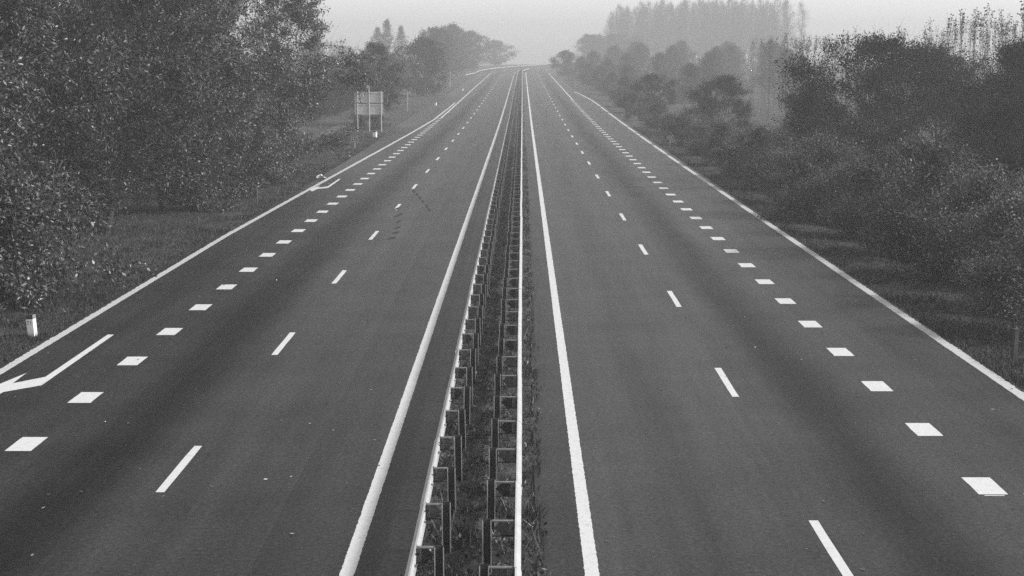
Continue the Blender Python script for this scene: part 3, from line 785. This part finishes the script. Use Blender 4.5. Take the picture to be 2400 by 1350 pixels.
# ------------------------------------------------------------------ verge furniture
def text_mesh(s, size):
    cu = bpy.data.curves.new('print', 'FONT'); cu.body = s; cu.size = size; cu.align_x = 'CENTER'; cu.align_y = 'CENTER'
    o = bpy.data.objects.new('print', cu); C.objects.link(o)
    me = bpy.data.meshes.new_from_object(o.evaluated_get(bpy.context.evaluated_depsgraph_get()))
    bpy.data.objects.remove(o); return me
def marker_post(x, y, h, w, label, rz, txt=None, lean=0.):
    root = tag(empty('marker_post', (x, y, float(gz(x, y)) - .02), rz), label, 'marker post', 'white marker posts along the left verge')
    root.rotation_euler = (0, lean, rz)
    obj('shaft', mesh('shaft', [(*box(-w / 2, w / 2, -w / 2, w / 2, -.2, h * .80), 0)], M['white']), root)
    top = [(-w / 2, h * .80), (w / 2, h * .80), (w / 2, h * 1.0), (-w / 2, h * .95)]
    obj('cap', mesh('cap', [(a, b, 0) for a, b in prism(top, 'y', -w / 2, w / 2)], M['black']), root)
    obj('reflector', mesh('reflector', [(*box(w / 2 + .0005, w / 2 + .004, -w / 2 + .008, w / 2 - .008, h * .81, h * .985), 0)], M['greyband']), root)
    if txt:
        tm = text_mesh(txt, .15); tm.materials.append(M['black'])
        obj('number_print', tm, root, (-.005, -w / 2 - .003, h * .64), (pi / 2, pi, 0))
a = ground_pt(74, 786)
marker_post(a[0], a[1], .60, .19, 'white marker post with dark top and upside-down number 12 on the left verge', radians(-8), '12', -.06)
for (px, py, lb) in ((878, 321, 'small white marker post in front of the road sign on the left verge'), (1020, 247, 'small white marker post beyond the road sign on the left verge'), (1083, 213, 'tiny farthest white marker post on the left verge')):
    a = ground_pt(px, py)
    y = a[1]
    for _ in range(6): y = K * (1 - float(ez(y)) / CAM_H) / (py - 134) - 1.13
    x = (px - 1224) * (y + 1.1) * .988 / 3523
    marker_post(x, y, .62, .3 if y > 180 else .32, lb, radians(-20))
def number_sign(x, y, h, label, txt):
    root = tag(empty('distance_sign', (x, y, float(gz(x, y)))), label, 'sign', 'small black distance signs')
    obj('pole', mesh('pole', [(*tubes(np.array([[[0, .03, -.2], [0, .03, h * .5], [0, .03, h]]]), np.full((1, 3), .028), 8), 0)], M['pole']), root)
    obj('frame', mesh('frame', [(*box(-.27, .27, -.012, 0, h - .02, h + .32), 0)], M['pole']), root)
    obj('plate', mesh('plate', [(*box(-.235, .235, -.018, -.0125, h + .02, h + .28), 0)], M['black']), root)
    tm = text_mesh(txt, .26); tm.materials.append(M['white'])
    obj('number_print', tm, root, (0, -.021, h + .145), (pi / 2, 0, 0))
a = ground_pt(831, 347); number_sign(a[0], a[1], .55, 'small black distance sign on a pole on the left verge before the road sign', '4.1')
a = ground_pt(1567, 341); number_sign(a[0] + .1, a[1], .55, 'small black distance sign on a pole on the right verge grass', '5.4')
number_sign(12.9, 222, .55, 'distant tiny distance sign on a pole on the right verge', '5.3')
# road sign seen from behind
def sign_back():
    X0, Y0 = -15.3, 151
    z0 = float(gz(X0, Y0))
    root = tag(empty('road_sign', (X0, Y0, z0), radians(4)), 'big road sign seen from behind, two grey panels on three pale poles', 'sign')
    for (z1, z2, nm) in ((1.62, 2.72, 0), (2.80, 3.92, 0)):
        pn = obj('panel', mesh('panel', [(*box(-1.45, 1.40, .06, .10, z1, z2), 0)], M['signback']), root)
        for zz in (z1 + .12, z2 - .12): obj('stiffener', mesh('stiffener', [(*box(-1.45, 1.40, .03, .058, zz - .025, zz + .025), 0)], M['signback']), pn)
    for x, top in ((-1.17, 3.98), (0, 4.45), (1.18, 3.98)):
        p = obj('pole', mesh('pole', [(*tubes(np.array([[[x, 0, -.3], [x, 0, 2], [x, 0, top]]]), np.full((1, 3), .05), 8), 0)], M['pole']), root)
        obj('strut', mesh('strut', [(*tubes(np.array([[[x + .02, .9, -.3], [x + .02, .55, .8], [x + .02, .12, 2.2]]]), np.full((1, 3), .03), 6), 0)], M['pole']), root)
sign_back()
def thin_pole(x, y, h, rad, m, label, sq=False):
    z = float(gz(x, y)); r = np.random.default_rng(int(y))
    if sq: me = mesh('post', [(*box(-rad, rad, -rad, rad, -.3, h), 0), (*box(-rad * 1.15, rad * 1.15, -rad * 1.15, rad * 1.15, h + .001, h + .03), 0)], M[m])
    else: me = mesh('post', [(*tubes(np.array([[[0, 0, -.3], [.01, 0, h / 2], [0, .01, h]]]), np.full((1, 3), rad), 8), 0)], M[m])
    o = obj('wooden_post' if sq else 'thin_pole', me, None, (x, y, z), (.02, .015, .3)); tag(o, label, 'post' if sq else 'pole'); return o
a = ground_pt(2374, 836); thin_pole(a[0], a[1], .72, .06, 'wood', 'dark square wooden post in the grass of the right verge', True)
a = ground_pt(601, 482); thin_pole(a[0], a[1], 1.0, .035, 'twig_pale', 'thin pale pole beside the shrubs on the left verge')
thin_pole(-15.6, 205, 2.6, .05, 'pole', 'thin pole behind the second white marker post')
thin_pole(-16.2, 300, 3.2, .06, 'pole', 'left one of two thin hazy poles under the far tree clump')
thin_pole(-15.2, 318, 3.4, .06, 'pole', 'right one of two thin hazy poles under the far tree clump')
# torn scrap lying by the second arrow
a = ground_pt(751, 419)
r3 = np.random.default_rng(3); gxs = np.linspace(-.28, .28, 6); gys = np.linspace(-.3, .3, 6)
v, f = grid_sheet(gxs, gys, lambda X, Y: .05 + .25 * r3.random(X.shape) * (1 - (X / .3) ** 2))
tag(obj('plastic_scrap', mesh('plastic_scrap', [(v, f, 0)], M['white']), None, (a[0], a[1], 0.0), (0, 0, .4)), 'crumpled pale scrap lying outside the edge line by the far arrow', 'litter')

# far building
def house():
    X0, Y0 = -93, 770
    root = tag(empty('flat_roofed_building', (X0, Y0, float(gz(X0, Y0)))), 'faint flat-roofed building behind the trees at far left', 'building'); root.scale = (1.3, 1.3, 1.22)
    obj('wall', mesh('wall', [(*box(-3.7, 3.7, 0, 8, -1, 9.0), 0)], M['concrete']), root)
    obj('roof', mesh('roof', [(*box(-4.0, 4.0, -.3, 8.3, 9.002, 9.9), 0)], M['roof']), root)
    for zz in (1.2, 4.0, 6.6):
        for xx in (-1.7, 0, 1.7):
            w = obj('window', mesh('window', [(*box(xx - .5, xx + .5, -.03, -.002, zz, zz + 1.2), 0)], M['white']), root)
            obj('pane', mesh('pane', [(*box(xx - .42, xx + .42, -.04, -.0305, zz + .08, zz + 1.12), 0)], M['glass']), w)
house()

# ------------------------------------------------------------------ mist
hm = bpy.data.materials.new('mist'); hm.use_nodes = True
t = hm.node_tree; t.nodes.clear()
out = t.nodes.new('ShaderNodeOutputMaterial'); pv_ = t.nodes.new('ShaderNodeVolumePrincipled')
pv_.inputs['Color'].default_value = (.82, .82, .82, 1); pv_.inputs['Density'].default_value = HAZE
pv_.inputs['Anisotropy'].default_value = 0.2
t.links.new(pv_.outputs[0], out.inputs['Volume'])
b = box(-950, 950, -300, 1560, -3.0, 42)
tag(obj('haze', mesh('haze', [(*b, 0)], hm)), kind='stuff')
